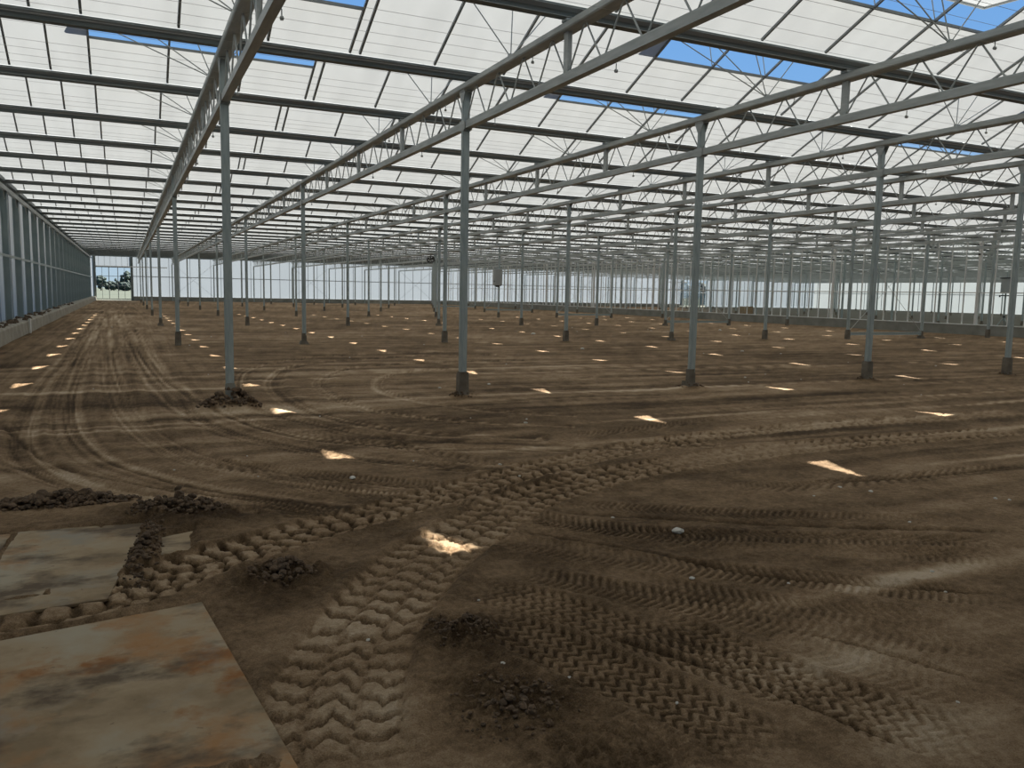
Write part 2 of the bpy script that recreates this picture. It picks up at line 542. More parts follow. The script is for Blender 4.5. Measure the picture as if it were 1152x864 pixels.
def soil(x, y):
    r = np.hypot(x, y)
    fade = 1 - sm(9, 17, r)
    h = (fbm(x, y, .35, 3, 1) - .5) * .05
    h += (fbm(x, y, 2.2, 4, 5) - .5) * .022 * (1 - .7 * sm(14, 40, r))
    rough = fbm(x, y, .8, 3, 21)
    h += (fbm(x, y, 16, 4, 9, .65) - .5) * .022 * fade * (.3 + 1.2 * rough)
    # damp and dry: broad patches, streaks across the houses, wheelings; also painted groove shade and a sun streak
    dry = .40 + (fbm(x, y, .22, 4, 31) - .5) * .50 + (fbm(x * .22, y * 1.7, 1.0, 4, 41, .7) - .5) * .55 * (1 - .7 * sm(10, 26, r)) + (fbm(x, y, 3.0, 4, 51, .7) - .5) * .42
    st = fbm(x * .12, y * 3.1, 1.0, 3, 61)
    dry += (sm(.60, .78, st) * .38 - sm(.42, .25, st) * .22) * sm(5, 11, r) * (1 - sm(14, 26, r))
    # a faint dry line under each gutter, broken up
    g = np.abs(((y - ROW0) / GUT + .5) % 1 - .5) * GUT
    dry += (1 - sm(.03, .14, g)) * sm(.50, .66, fbm(x * .35, y * .35, 1.0, 3, 71)) * .34 * sm(10, 15, r) * (1 - sm(24, 36, r))
    dry = dry - .05 * sm(20, 4, r) + .02
    done = np.zeros_like(x)
    for kind in ('smooth', 'fine', 'herr', 'lug'):
        for ti, (w, pts) in enumerate(TRACKS[kind]):
            P = spline(pts)
            i, s, d, tot = near_path(x, y, P, w * 1.1)
            if not len(i):
                continue
            hw = w / 2
            edge = sm(hw, hw * .86, np.abs(d)) * sm(0, .5, s) * sm(tot, tot - .5, s)
            berm = np.exp(-((np.abs(d) - hw * 1.08) / .045) ** 2) * sm(0, .5, s) * sm(tot, tot - .5, s)
            f = fade[i]
            wob = (fbm(s, d * 0 + ti, 2.0, 2, 81) - .5)
            str_ = sm(.25, .6, fbm(s * .45, d * .8 + ti * 7, 1.0, 3, 91 + ti))      # where the print took well
            if kind == 'lug':
                jit = (fbm(s * 1.0 + d * 3, d * 5 + ti, 3.0, 3, 83) - .5)
                lane = np.floor((d + .5 * w + jit * .05) / .19)
                u = s / .155 + .5 * (lane % 2) + .42 * tri(d / .38) + wob * .7 + jit * .9
                fr = u % 1.0
                wall = (1 - sm(.07, .20, np.minimum(fr, 1 - fr)))
                lat = 1 - sm(.012, .03, np.abs(((d + .5 * w + jit * .05) / .19) % 1 - .5 - .5 * np.sign(((d + .5 * w + jit * .05) / .19) % 1 - .5)) * .19)
                rid = np.maximum(wall, lat * .55)
                a = (.30 + .70 * str_) * (.6 + .8 * fbm(s, d * 2 + ti, 2.2, 3, 87))
                h[i] = h[i] * (1 - .75 * edge * f) + edge * f * (-.008 - rid * .036 * a + (fr - .5) * .014) + berm * .016 * f
                dry[i] = dry[i] * (1 - .5 * edge) + edge * (.5 * .50 + .16 - rid * .52 * a * f)  # lug grooves darkened in the colour too, painting their shade
            elif kind == 'fine':
                u = s / .052 + np.abs(d) / w * 2.2
                fr = tri(u)
                h[i] = h[i] * (1 - .5 * edge * f) + edge * f * (-.003 - sm(.50, .80, 1 - fr) * .014 * (.35 + .65 * str_)) + berm * .010 * f
                dry[i] += edge * (.08 - (1 - fr) * .30 * f * str_)  # shade of the chevron grooves painted into the tone
            elif kind == 'herr':
                u = s / .062 + tri(d / .10) * .8 + wob * .8
                fr = 1 - sm(.45, .72, 1 - tri(u))
                h[i] = h[i] * (1 - .6 * edge * f) + edge * f * (-.002 - (1 - fr) * .016 * (.20 + .65 * str_)) + berm * .014 * f
                dry[i] += edge * (.08 - (1 - fr) * .30 * str_)  # zigzag grooves toned dark as painted shade
            else:
                sc = fbm(d * 17 + ti * 3.3, s * .10, 1.0, 4, 101 + ti, .7) - .5
                wide = sm(hw * 1.1, hw * .5, np.abs(d))
                h[i] += wide * (-.010 + sc * .030 * (.3 + .7 * fade[i])) + berm * .006
                dry[i] += wide * (.02 + sc * 1.15)
            done[i] = np.maximum(done[i], edge)
    # loose crumbly earth at the near right, and by the plates
    crumb = 0 * x
    for cx, cy, rx, ry in ((1.42, 3.50, .20, .28), (1.36, 2.85, .30, .32), (1.55, 2.3, .35, .25), (.78, 4.6, .25, .2), (.32, 6.3, .4, .28), (-.5, 6.92, .7, .16), (.06, 5.45, .15, .75)):
        crumb = np.maximum(crumb, np.exp(-(((x - cx) / rx) ** 2 + ((y - cy) / ry) ** 2)))
    crumb = np.clip(crumb + .07 * fade, 0, 1)
    g1, g2 = fbm(x, y, 22, 3, 161, .7), fbm(x, y, 47, 2, 165)
    h += crumb * (np.clip(g1 - .42, 0, 1) * .10 + (g2 - .5) * .016) * (1 - sm(6, 10, r))
    dry += crumb * ((g1 - .5) * .35 + (g2 - .5) * .25 - .06)
    for pts, wd in RUTS:
        P = spline(pts)
        i, s, d, tot = near_path(x, y, P, .12)
        if len(i):
            k = np.exp(-(d / wd) ** 2) * sm(0, .4, s) * sm(tot, tot - .4, s)
            h[i] -= k * .02
            dry[i] -= k * .30
    for cx, cy, rr, amp in ((1.42, 3.50, .24, .05), (1.36, 2.90, .28, .03), (1.50, 2.4, .35, .03), (.72, 4.62, .30, .09), (.42, 6.15, .34, .08), (.02, 6.45, .30, .05)):
        k = np.exp(-(((x - cx) / rr) ** 2 + ((y - cy) / rr) ** 2))
        cl = fbm(x, y, 9, 4, 121)
        h += k * amp * (.25 + 1.5 * np.clip(cl - .32, 0, 1)) * 1.3
        dry -= k * .22
    # pale trodden ground ahead of the plates, plus a long sun streak painted in
    for cx, cy, rx, ry, a in ((-1.2, 7.6, 1.7, .42, .34), (.30, 6.75, .8, .20, .22), (1.05, 3.95, .45, .30, .22), (.9, 3.0, .30, .35, .20), (1.7, 11.6, 1.7, .45, .30), (4.2, 3.24, .95, .10, .62), (2.9, 2.55, .35, .12, .30), (2.75, 1.95, .5, .2, .28), (5.9, 11.5, 2.2, .5, .14), (9.8, 11.2, 2.5, .5, .18)):
        k = np.exp(-(((x - cx) / rx) ** 2 + ((y - cy) / ry) ** 2))
        dry += a * k * (.4 + 1.2 * fbm(x, y, 4, 3, 131))
    for cx, cy, rr, hh in HEAPS:
        q = np.hypot(x - cx, (y - cy) * 1.0)
        k = sm(rr * 1.25, rr * .15, q + (fbm(x, y, 6, 3, 141) - .5) * .25 * rr * 2)
        h += k * hh * .55
        dry -= k * .30
    # the plates: earth lies beneath them, and over their edges where machines pushed it
    for key, q in PLATES.items():
        di = inside_dist(x, y, q)
        ed = fbm(x, y, 5, 4, 151) - .5
        cut = sm(-.03, .05, di + ed * (.02 if key == 'a' else .10))
        if key == 'a':       # machines have carried mud over the near end
            cut = cut * (1 - sm(2.98, 2.86, y + ed * .3 + .10 * (x + .2)) * sm(.36, .50, fbm(x, y, 6, 3, 157)))
        if key == 'b':       # a bar of mud across this plate's foot, and a smear down its middle
            cut = cut * (1 - sm(4.95, 4.80, y + ed * .25)) * (1 - .0 * ed)
            sm_line = np.abs((x - (-.36 + (y - 5.3) * .16)) + ed * .10)
            cut = cut * (1 - .95 * sm(.035, .012, sm_line) * sm(.44, .56, fbm(x, y, 7, 2, 155)))
        if key == 'a':
            over = sm(.02, .10, di) * (1 - cut)
            h += over * (.030 + (fbm(x, y, 24, 3, 159) - .5) * .02)
            dry += over * .05
        h = h * (1 - cut) + cut * (-.030 if key in 'ab' else -.024)
        lip = np.exp(-((di + .06) / .06) ** 2)
        h += lip * .012 * (1 if key != 'b' else 1.6)
    h = np.where(y > 12, h * 1.0, h)
    return h, np.clip(dry, 0, 1)

GRID = {}

def make_floor():
    fw_a, fw_b = -math.radians(12), math.radians(64)     # bearings from +Y where the ground is looked at most closely
    th = np.concatenate([np.linspace(-math.pi, fw_a, 150, endpoint=False), np.linspace(fw_a, fw_b, 760, endpoint=False), np.linspace(fw_b, math.pi, 120)])
    sx, cy = np.sin(th), np.cos(th)
    big = 1e6
    rx = np.where(sx > 1e-9, XR / np.maximum(sx, 1e-9), np.where(sx < -1e-9, XL / np.minimum(sx, -1e-9), big))
    ry = np.where(cy > 1e-9, YF / np.maximum(cy, 1e-9), np.where(cy < -1e-9, YN / np.minimum(cy, -1e-9), big))
    rmax = np.minimum(rx, ry)
    u = np.concatenate([np.linspace(1 / .25, 1 / 2.2, 40, endpoint=False), np.linspace(1 / 2.2, 1 / 60., 470, endpoint=False), np.linspace(1 / 60., 1 / 200., 14)])
    u = u[:-1]
    R = np.minimum(1.0 / u[:, None], rmax[None, :] * np.ones((len(u), 1)))
    R[-1] = rmax
    X, Y = R * sx[None, :], R * cy[None, :]
    nr, nt_ = X.shape
    H, D = soil(X.ravel(), Y.ravel())
    GRID.update(th=th, u=u, rmax=rmax, H=H.reshape(nr, nt_))
    co = np.stack([X.ravel(), Y.ravel(), H], 1)
    i, j = np.meshgrid(np.arange(nr - 1), np.arange(nt_ - 1), indexing='ij')
    a = (i * nt_ + j).ravel()
    quads = np.stack([a, a + nt_, a + nt_ + 1, a + 1], 1)      # wound so that the normals point up
    # close the hole round the centre with a fan
    c = len(co)
    co = np.vstack([co, [[0, 0, float(H[:nt_].mean())]]])
    D = np.append(D, D[:nt_].mean())
    fan = np.stack([np.arange(nt_ - 1), np.arange(1, nt_), np.full(nt_ - 1, c)], 1)
    me = bpy.data.meshes.new('floor')
    me.vertices.add(len(co))
    me.vertices.foreach_set('co', co.ravel())
    loops = np.concatenate([quads.ravel(), fan.ravel()])
    me.loops.add(len(loops))
    me.loops.foreach_set('vertex_index', loops)
    tot = np.concatenate([np.full(len(quads), 4), np.full(len(fan), 3)])
    me.polygons.add(len(tot))
    me.polygons.foreach_set('loop_start', np.concatenate([[0], np.cumsum(tot)[:-1]]))
    me.polygons.foreach_set('loop_total', tot)
    me.polygons.foreach_set('use_smooth', np.ones(len(tot), bool))
    me.update(calc_edges=True)
    me.validate()
    at = me.attributes.new('dryness_and_light', 'FLOAT', 'POINT')
    at.data.foreach_set('value', D.astype(np.float32))
    me.materials.append(M['soil'])
    return tag(link('floor', me), 'bare brown soil floor of the glasshouse marked by tyre tracks', 'floor', kind='structure')

make_floor()

def ground_z(x, y):
    """height of the soil surface, read off the floor mesh"""
    t = math.atan2(x, y)
    j = min(max(int(np.searchsorted(GRID['th'], t)), 0), len(GRID['th']) - 1)
    rm = float(GRID['rmax'][j])
    u = 1 / max(math.hypot(x, y), .26)
    i = min(max(int(np.searchsorted(-GRID['u'], -u)), 0), len(GRID['u']) - 1)
    return float(GRID['H'][i, j])

# ------------------------------------------------------------------ steel plates in the near corner
def slab(name, q, z0, z1, mat, label, cat, bow=0.0):
    c = (sum(p[0] for p in q) / 4, sum(p[1] for p in q) / 4)
    mb = MB()
    lo = [(x - c[0], y - c[1], z0) for x, y in q]
    hi = [(x - c[0], y - c[1], z1) for x, y in q]
    mb.v = lo + hi
    mb.f = [(0, 1, 2, 3), (7, 6, 5, 4)] + [(i, i + 4, (i + 1) % 4 + 4, (i + 1) % 4) for i in range(4)]
    me = mb.mesh(name, mat)
    o = link(name, me, loc=(c[0], c[1], 0))
    bv = o.modifiers.new('edge', 'BEVEL'); bv.width = .004; bv.segments = 2
    return tag(o, label, cat)
slab('steel_road_plate', PLATES['a'], -.014, .006, M['plate1'], 'large rust-stained steel plate lying nearest the camera on the soil', 'steel plate')
slab('steel_road_plate', PLATES['b'], -.016, .004, M['plate2'], 'pale mud-filmed steel plate behind the large rusty plate', 'steel plate')
slab('steel_road_plate', PLATES['c'], -.016, .003, M['plate3'], 'brown mud-covered steel plate at the left frame edge beside the pale plate', 'steel plate')
slab('concrete_slab', PLATES['d'], -.02, .0, M['plate2'], 'small pale slab half buried in soil between pale plate and tyre prints', 'slab')

# ------------------------------------------------------------------ clods, heaps and stones
def clod_mesh(name, blobs, mat, seed):
    """a heap of lumps: each lump a rough little ball"""
    r = np.random.default_rng(seed)
    import bmesh
    bm = bmesh.new()
    for (x, y, z, s) in blobs:
        ret = bmesh.ops.create_icosphere(bm, subdivisions=2 if s > .016 else 1, radius=1.0)
        k = r.uniform(.55, 1.0)
        ang = r.uniform(0, 6.28)
        n0 = r.uniform(0, 50)
        for v in ret['verts']:
            p = v.co
            q = 1 + .55 * (float(vnoise(np.array([p.x * 1.6 + n0]), np.array([p.y * 1.6 + p.z * 1.9 + n0]), 5)[0]) - .5) + .25 * (float(vnoise(np.array([p.x * 4 + n0]), np.array([p.y * 4 - p.z * 3]), 6)[0]) - .5)
            px, py = p.x * q * s, p.y * q * s * k
            v.co = (x + px * math.cos(ang) - py * math.sin(ang), y + px * math.sin(ang) + py * math.cos(ang), z + p.z * q * s * .75)
    me = bpy.data.meshes.new(name)
    bm.to_mesh(me)
    bm.free()
    me.materials.append(mat)
    return me

def heap(name, label, cx, cy, rx, ry, n, s0, s1, hh, seed, ang=0.0, kind=None, cat='soil heap'):
    r = random.Random(seed)
    blobs = []
    for _ in range(n):
        t, q = r.uniform(0, 6.283), math.sqrt(r.random())
        dx, dy = rx * q * math.cos(t), ry * q * math.sin(t)
        x, y = dx * math.cos(ang) - dy * math.sin(ang), dx * math.sin(ang) + dy * math.cos(ang)
        s = r.uniform(s0, s1) * (1.15 - .7 * q)
        g = ground_z(cx + x, cy + y)
        blobs.append((x, y, g + max(0, hh * (1 - q) ** 1.2) * r.uniform(.4, 1) + s * .25, s))
    return tag(link(name, clod_mesh(name, blobs, M['mud'], seed), loc=(cx, cy, 0)), label, cat, kind=kind)

heap('soil_heap', 'dark clod heap around the foot of the leftmost near post', LINES[0], ROW0, .46, .36, 190, .015, .062, .17, 1, kind='stuff')
for i, (nm, rr, n) in enumerate((('second', .24, 26), ('third', .30, 30), ('fourth', .28, 26), ('fifth', .22, 18))):
    heap('soil_heap', 'low dark soil heap around the foot of the %s post in the nearest row' % nm, LINES[i + 1], ROW0, rr, rr * .9, n * 2, .012, .036, .07, 10 + i, kind='stuff')
heap('soil_clods', 'ridge of dark clods pushed up beyond the pale steel plate', -.50, 6.92, -.0 + .62, .16, 330, .012, .046, .10, 21, -.06, kind='stuff', cat='clods')
heap('soil_clods', 'heap of dark crumbly earth at the far right corner of the pale steel plate', .30, 6.30, .36, .22, 300, .010, .036, .09, 22, -.2, kind='stuff', cat='clods')
heap('soil_clods', 'strip of dark crumbly earth along the right edge of the pale steel plate', .06, 5.45, .11, .72, 300, .008, .026, .05, 23, -.12, kind='stuff', cat='clods')
heap('soil_clods', 'scraped up earth lump between small slab and big tyre prints', .76, 4.58, .20, .14, 130, .008, .034, .07, 24, .2, kind='stuff', cat='clods')
heap('soil_clods', 'loose clods right of the big tyre prints', 1.42, 3.52, .20, .16, 170, .005, .020, .03, 25, .4, kind='stuff', cat='clods')
heap('soil_clods', 'loose clods at the bottom edge below the herringbone tracks', 1.36, 2.78, .26, .28, 220, .005, .020, .02, 26, .2, kind='stuff', cat='clods')

def stone_mesh(seed):
    return clod_mesh('stone', [(0, 0, 0, 1.0)], M['stone'], seed)
stone_meshes = [stone_mesh(200 + i) for i in range(4)]
fixed = [(3.48, 4.54, .048), (1.76, 6.96, .03), (3.24, 7.05, .02), (5.7, 5.14, .026), (26.56, 31.97, .09), (15.0, 29.63, .08), (12.46, 21.3, .06), (17.25, 19.67, .06),
         (6.65, 4.34, .02), (5.87, 13.33, .03), (4.59, 9.22, .026), (4.83, 13.06, .03), (6.7, 4.25, .016), (5.83, 4.92, .022)]
rs = random.Random(5)
while len(fixed) < 70:
    d, t = 3.2 * (14 ** rs.random()), rs.uniform(-.05, 1.0)
    x, y = d * math.sin(t), d * math.cos(t)
    if x < XP - 1 and x > -2.5 and not (x < .6 and y < 6.5):
        fixed.append((x, y, rs.uniform(.007, .012) * (1 + d * .06)))
for k, (x, y, s) in enumerate(fixed):
    o = link('stone', stone_meshes[k % 4], loc=(x, y, ground_z(x, y) + s * .25))
    o.scale = (s, s * .8, s * .6)
    o.rotation_euler = (0, 0, rs.uniform(0, 6.28))
    if k == 0:
        tag(o, 'largest pale flat stone on the tracked soil in the middle foreground', 'stone')
    else:
        tag(o, 'small pale stone lying loose on the brown soil', 'stone', 'small pale stones on the soil')

# ------------------------------------------------------------------ support posts
def post_parts(kind):
    """meshes of one post standing at its own origin: shaft, footing, head plate"""
    s = MB().box(-.05, .05, -.045, .045, .28, 4.72)
    s.box(-.058, -.05, -.035, .035, .28, 4.72)            # the pressed lip down one face
    sh = s.mesh('post_shaft', M['galv'])
    f = MB()
    if kind == 'wide':
        f.prism_y([(-.085, -.1), (.085, -.1), (.075, .36), (.055, .40), (-.06, .40), (-.078, .35)], -.075, .075)
    elif kind == 'thin':
        f.box(-.072, .03, -.06, .06, -.1, .34)
        f.box(.03, .062, -.05, .05, -.1, .27)
        f.prism_y([(-.17, -.1), (.17, -.1), (.08, .09), (-.10, .12)], -.12, .12)
    else:
        f.prism_y([(-.062, -.1), (.062, -.1), (.062, .31), (.045, .33), (-.045, .33), (-.062, .31)], -.058, .058)
    ft = f.mesh('footing', M['muddy'] if kind != 'plain' else M['concrete_grey'])
    h = MB().box(-.075, .075, -.10, .10, 4.70, 4.72).prism_x([(-.045, 4.55), (.045, 4.55), (.12, 4.71), (-.12, 4.71)], -.062, -.056)
    h.prism_x([(-.045, 4.55), (.045, 4.55), (.12, 4.71), (-.12, 4.71)], .052, .058)
    hd = h.mesh('head_bracket', M['truss'])
    h = MB()
    h.box(-.062, .062, -.075, .075, 4.12, 4.14).box(-.064, -.058, -.11, .11, 4.13, 4.27).box(.052, .064, -.11, .11, 4.13, 4.27)
    sl = h.mesh('chord_sleeve', M['truss'])
    return sh, ft, hd, sl
POSTS = {k: post_parts(k) for k in ('wide', 'thin', 'plain')}
def far_post():
    s = MB().box(-.05, .05, -.045, .045, .28, 4.72).box(-.075, .075, -.10, .10, 4.70, 4.72)
    me = s.mesh('support_post', M['galv'])
    n = MB().prism_y([(-.075, -.1), (.075, -.1), (.07, .34), (-.07, .34)], -.07, .07)
    me2 = n.mesh('footing', M['muddy'])
    return me, me2
FAR = far_post()

def place_post(xi, j, kind, label, group):
    x, y = LINES[xi], ROW0 + SPAN * j
    o = link('support_post', None, loc=(x, y, 0))
    tag(o, label, 'post', group, 'thing')
    if kind == 'far':
        link('shaft', FAR[0], o)
        link('footing', FAR[1], o)
    else:
        a, b, c, e = POSTS[kind]
        link('shaft', a, o)
        link('footing', b, o)
        link('head_bracket', c, o)
        link('chord_sleeve', e, o)
    return o

def ordn(i):
    return ORD[i]
row_words = ['nearest', 'second', 'third', 'fourth', 'fifth', 'sixth', 'seventh', 'eighth']
for j in range(7):
    for xi in range(9):
        x, y = LINES[xi], ROW0 + SPAN * j
        if not (in_view(x, y, 0) or in_view(x, y, 3)):
            continue
        kind = 'far' if j > 2 else ('plain' if (xi == 0 and j == 0) else ('thin' if (xi + j) % 3 == 2 else 'wide'))
        place_post(xi, j, kind, 'galvanised post, %s from the left wall, in the %s row from the camera' % (ordn(xi), row_words[j]), 'galvanised posts in the main house')
for j in range(1, 7):
    for xi in range(9, 23):
        x, y = LINES[xi], ROW0 + SPAN * j
        if not in_view(x, y, 1.5, 20):
            continue
        place_post(xi, j, 'far', 'far post beyond the glass partition, %s behind it in the %s row from the camera' % (ordn(xi - 9), row_words[j]), 'posts beyond the glass partition')

# low tie rails between the two posts nearest the partition
for j in range(1, 6):
    y = ROW0 + SPAN * j
    o = link('tie_rail', None, loc=(LINES[7], y, 0))
    tag(o, 'low grey tie rail between two posts near the partition in the %s row' % row_words[j], 'rail', 'low tie rails near the partition', 'thing')
    m = MB().box(-4.40, -.10, -.03, .03, .17, .29).box(-4.40, -.10, -.05, -.03, .17, .185).box(-4.40, -.10, -.05, -.03, .275, .29)
    link('rail', m.mesh('rail', M['galv']), o)
    for sx in (-4.42, -.12):
        link('end_plate', MB().box(sx, sx + .04, -.06, .06, .14, .32).mesh('end_plate', M['galv']), o)
    # the cross bracing rods above the rail
    for a, b in (((-4.42, 0, .35), (-.08, 0, 4.1)), ((-.08, 0, .35), (-4.42, 0, 4.1))):
        link('brace_rod', MB().tube(a, b, .009, 5).mesh('brace_rod', M['wire']), o)

# ------------------------------------------------------------------ lattice girders, post to post
DX = [(-2.30, -1.35, -.35, .70), (-.75, .02, .70, 1.55)]     # where the struts meet the ridge, alternate lines
def chord_top(y0=.0, y1=SPAN):
    m = MB()
    m.prism_y([(-.098, 4.735), (-.085, 4.72), (.085, 4.72), (.098, 4.735), (.098, 4.795), (.085, 4.795), (.085, 4.755), (-.085, 4.755), (-.085, 4.795), (-.098, 4.795)], y0, y1)
    m.box(-.045, .045, y0, y1, 4.756, 4.835)
    return m
def chord_low(y0=.055, y1=SPAN - .055):
    m = MB()
    m.prism_y([(-.050, 4.145), (.050, 4.145), (.050, 4.24), (.038, 4.26), (-.038, 4.26), (-.050, 4.24)], y0, y1)
    return m
def diag_ends():
    out = []
    for b in range(4):
        y0 = b * GUT
        for q in range(8):
            ya, yb = y0 + q * .4, y0 + (q + 1) * .4
            za, zb = (4.255, 4.725) if q % 2 == 0 else (4.725, 4.255)
            pad = .05
            out.append(((0, ya + (pad if q % 2 == 0 else .01), za), (0, yb - (.01 if q % 2 == 0 else pad), zb)))
    return out
TOP, LOW = chord_top().mesh('top_chord', M['truss']), chord_low().mesh('bottom_chord', M['truss'])
VERT = MB().box(-.028, .028, -.05, .05, 4.26, 4.72).box(-.06, .06, -.06, .06, 4.835, 4.865).mesh('vertical', M['truss'])
DIAG_UP = MB().tube((0, -.17, -.235), (0, .17, .235), .0115, 6).mesh('diagonal', M['truss'])
DIAG_DN = MB().tube((0, -.17, .235), (0, .17, -.235), .0115, 6).mesh('diagonal', M['truss'])
def pulley_mesh():
    m = MB()
    m.tube((0, 0, .06), (0, 0, .0), .006, 5)
    m.tube((-.014, 0, -.020), (.014, 0, -.020), .019, 10)
    m.tube((-.02, 0, -.020), (.02, 0, -.020), .006, 6)
    return m.mesh('pulley', M['truss'])
PULLEY = pulley_mesh()
STRUT = [[MB().tube((0, 0, 4.83), (dx, 0, 5.66), .0085, 5).mesh('ridge_strut', M['truss']) for dx in row] for row in DX]
CLAMP = MB().box(-.03, .03, -.03, .03, 4.835, 4.87).mesh('strut_clamp', M['truss'])

def detailed_girder(par):
    o = link('lattice_girder', None)
    link('top_chord', TOP, o)
    link('bottom_chord', LOW, o)
    for b in range(4):
        if b:
            link('vertical', VERT, o, (0, b * GUT, 0))
        for q in range(8):
            up = q % 2 == 0
            link('diagonal', DIAG_UP if up else DIAG_DN, o, (0, b * GUT + q * .4 + .2 + (.012 if up else -.012), 4.49))
        for dx in range(4):
            link('ridge_strut', STRUT[par][dx], o, (0, b * GUT + 1.6, 0))
        link('strut_clamp', CLAMP, o, (0, b * GUT + 1.6, 0))
        link('pulley', PULLEY, o, (.06, b * GUT + 1.05, 4.66))
        link('pulley', PULLEY, o, (.05, b * GUT + 2.2, 4.08))
    return o
def simple_girder_mesh(par, struts=True):
    m = MB()
    m.box(-.095, .095, 0, SPAN, 4.72, 4.82)
    m.box(-.055, .055, .055, SPAN - .055, 4.14, 4.26)
    for b in range(4):
        if b:
            m.box(-.028, .028, b * GUT - .05, b * GUT + .05, 4.26, 4.86)
        for q in range(8):
            up = q % 2 == 0
            y = b * GUT + q * .4 + .2
            m.tube((0, y - .17, 4.26 if up else 4.72), (0, y + .17, 4.72 if up else 4.26), .0115, 4, cap=False)
        if struts:
            for dx in DX[par]:
                m.tube((0, b * GUT + 1.6, 4.83), (dx, b * GUT + 1.6, 5.66), .0085, 4, cap=False)
    return m.mesh('lattice_girder', M['truss'])
SIMPLE = [simple_girder_mesh(0), simple_girder_mesh(1)]
span_words = ['nearest', 'second', 'third', 'fourth', 'fifth', 'sixth', 'seventh', 'eighth']
protos = [None, None]
for j in range(-1, 7):
    for xi in range(23):
        x, y0 = LINES[xi], ROW0 + SPAN * j
        if j == -1 and xi > 8:
            continue
        if not any(in_view(x, y0 + t, z, 60) for t in (0, 1.6, 3.2, 4.8, 6.4, 8, 9.6, 11.2, 12.8) for z in (4.2, 4.8)):
            continue
        par = xi % 2
        if (j == -1 and xi < 7) or (j == 0 and xi < 7):
            if protos[par] is None:
                o = protos[par] = detailed_girder(par)
                o.location = (x, y0, 0)
            else:
                o = copy_tree(protos[par], (x, y0, 0))
        else:
            o = link('lattice_girder', SIMPLE[par], loc=(x, y0, 0))
        side = 'line %d of posts' % (xi + 1)
        if xi < 9:
            tag(o, 'lattice girder over the %s post line from the left wall, %s span from camera' % (ordn(xi), span_words[j + 1]), 'girder', 'lattice girders of the main house', 'thing')
        else:
            tag(o, 'far lattice girder beyond the partition, %s line behind it, %s span from camera' % (ordn(xi - 9), span_words[j + 1]), 'girder', 'lattice girders beyond the partition', 'thing')

# ------------------------------------------------------------------ gutters
gm = MB()
gm.prism_x([(-.125, 4.985), (-.125, 4.968), (-.085, 4.968), (-.060, 4.872), (.060, 4.872), (.085, 4.968), (.125, 4.968), (.125, 4.985), (.07, 4.985), (.048, 4.89), (-.048, 4.89), (-.07, 4.985)], XL + .02, XR)
GUTTER = gm.mesh('gutter_trough', M['alu'])
cm = MB()
for s in (-1, 1):
    cm.prism_x([(s * .150, 4.952), (s * .105, 4.915), (s * .101, 4.921), (s * .146, 4.958)], XL + .02, XR)
CONDENS = cm.mesh('condensation_channel', M['bar'])
kk = 0
for k in range(-3, 29):
    y = ROW0 + GUT * k
    if y > YF - .5 or y < 1:
        continue
    o = link('roof_gutter', None, loc=(0, y, 0))
    tag(o, 'grey aluminium roof gutter running across the house, %s from the camera' % ORD[kk], 'gutter', 'roof gutters', 'thing')
    link('trough', GUTTER, o)
    if k < 12:
        link('condensation_channel', CONDENS, o)
    kk += 1

# ------------------------------------------------------------------ the whitewashed glass roof
HV = .695           # how far a vent reaches down from the ridge, measured level
SL = (RIDGE - EAVE) / 1.6
def slope_quads(m, sgn, open_lines):
    """one slope; sgn +1 falls away from the camera. local y=0 is the ridge"""
    def P(x, t):       # t: level distance from the ridge
        return (x, sgn * t, RIDGE - SL * t)
    xs = [XL]
    lo, hi = HV, 1.6 - .085
    m.quad(P(XL, lo), P(XR, lo), P(XR, hi), P(XL, hi))
    for xl in open_lines:
        xs += [xl - 1.6875, xl + 1.6875]
    xs.append(XR)
    for i in range(0, len(xs), 2):
        if xs[i + 1] > xs[i] + .02:
            m.quad(P(xs[i], 0), P(xs[i + 1], 0), P(xs[i + 1], lo), P(xs[i], lo))
def bars_mesh():
    m = MB()
    for sgn in (-1, 1):
        bx = []
        for i, xl in enumerate(LINES):
            bx += [xl + d for d in (-1.6875, -.5625, .5625, 1.6875)]
        bx += [-.41 - .555 * i for i in range(1, 6)]
        for x in bx:
            if x > XR:
                continue
            m.beam((x, sgn * .02, RIDGE - .012 - SL * .02), (x, sgn * 1.47, RIDGE - .012 - SL * 1.47), .030, .034)
    # edge of the vent openings: a purlin along each slope
    return m.mesh('glazing_bars', M['bar'])
def purlin_mesh(even, odd):
    m = MB()
    for sgn, lines in ((1, even), (-1, odd)):
        for xl in lines:
            z = RIDGE - SL * HV - .012
            m.box(xl - 1.6875, xl + 1.6875, sgn * HV - .014, sgn * HV + .014, z - .02, z + .016)
    return m.mesh('vent_sill', M['bar'])
EVEN = [LINES[i] for i in range(0, 23, 2)]
ODD = [LINES[i] for i in range(1, 23, 2)]
mo = MB(); slope_quads(mo, 1, EVEN[:5]); slope_quads(mo, -1, ODD[:4]); ROOF_OPEN = mo.mesh('ceiling_open', M['roof'])
mc = MB(); slope_quads(mc, 1, []); slope_quads(mc, -1, []); ROOF_SHUT = mc.mesh('ceiling_shut', M['roof'])
BARS = bars_mesh()
SILLS = purlin_mesh(EVEN[:5], ODD[:4])
RIDGE_M = MB().prism_x([(-.045, RIDGE - .035), (.045, RIDGE - .035), (.05, RIDGE + .012), (-.05, RIDGE + .012)], XL, XR).mesh('ridge_bar', M['bar'])
OPEN_TO = 13
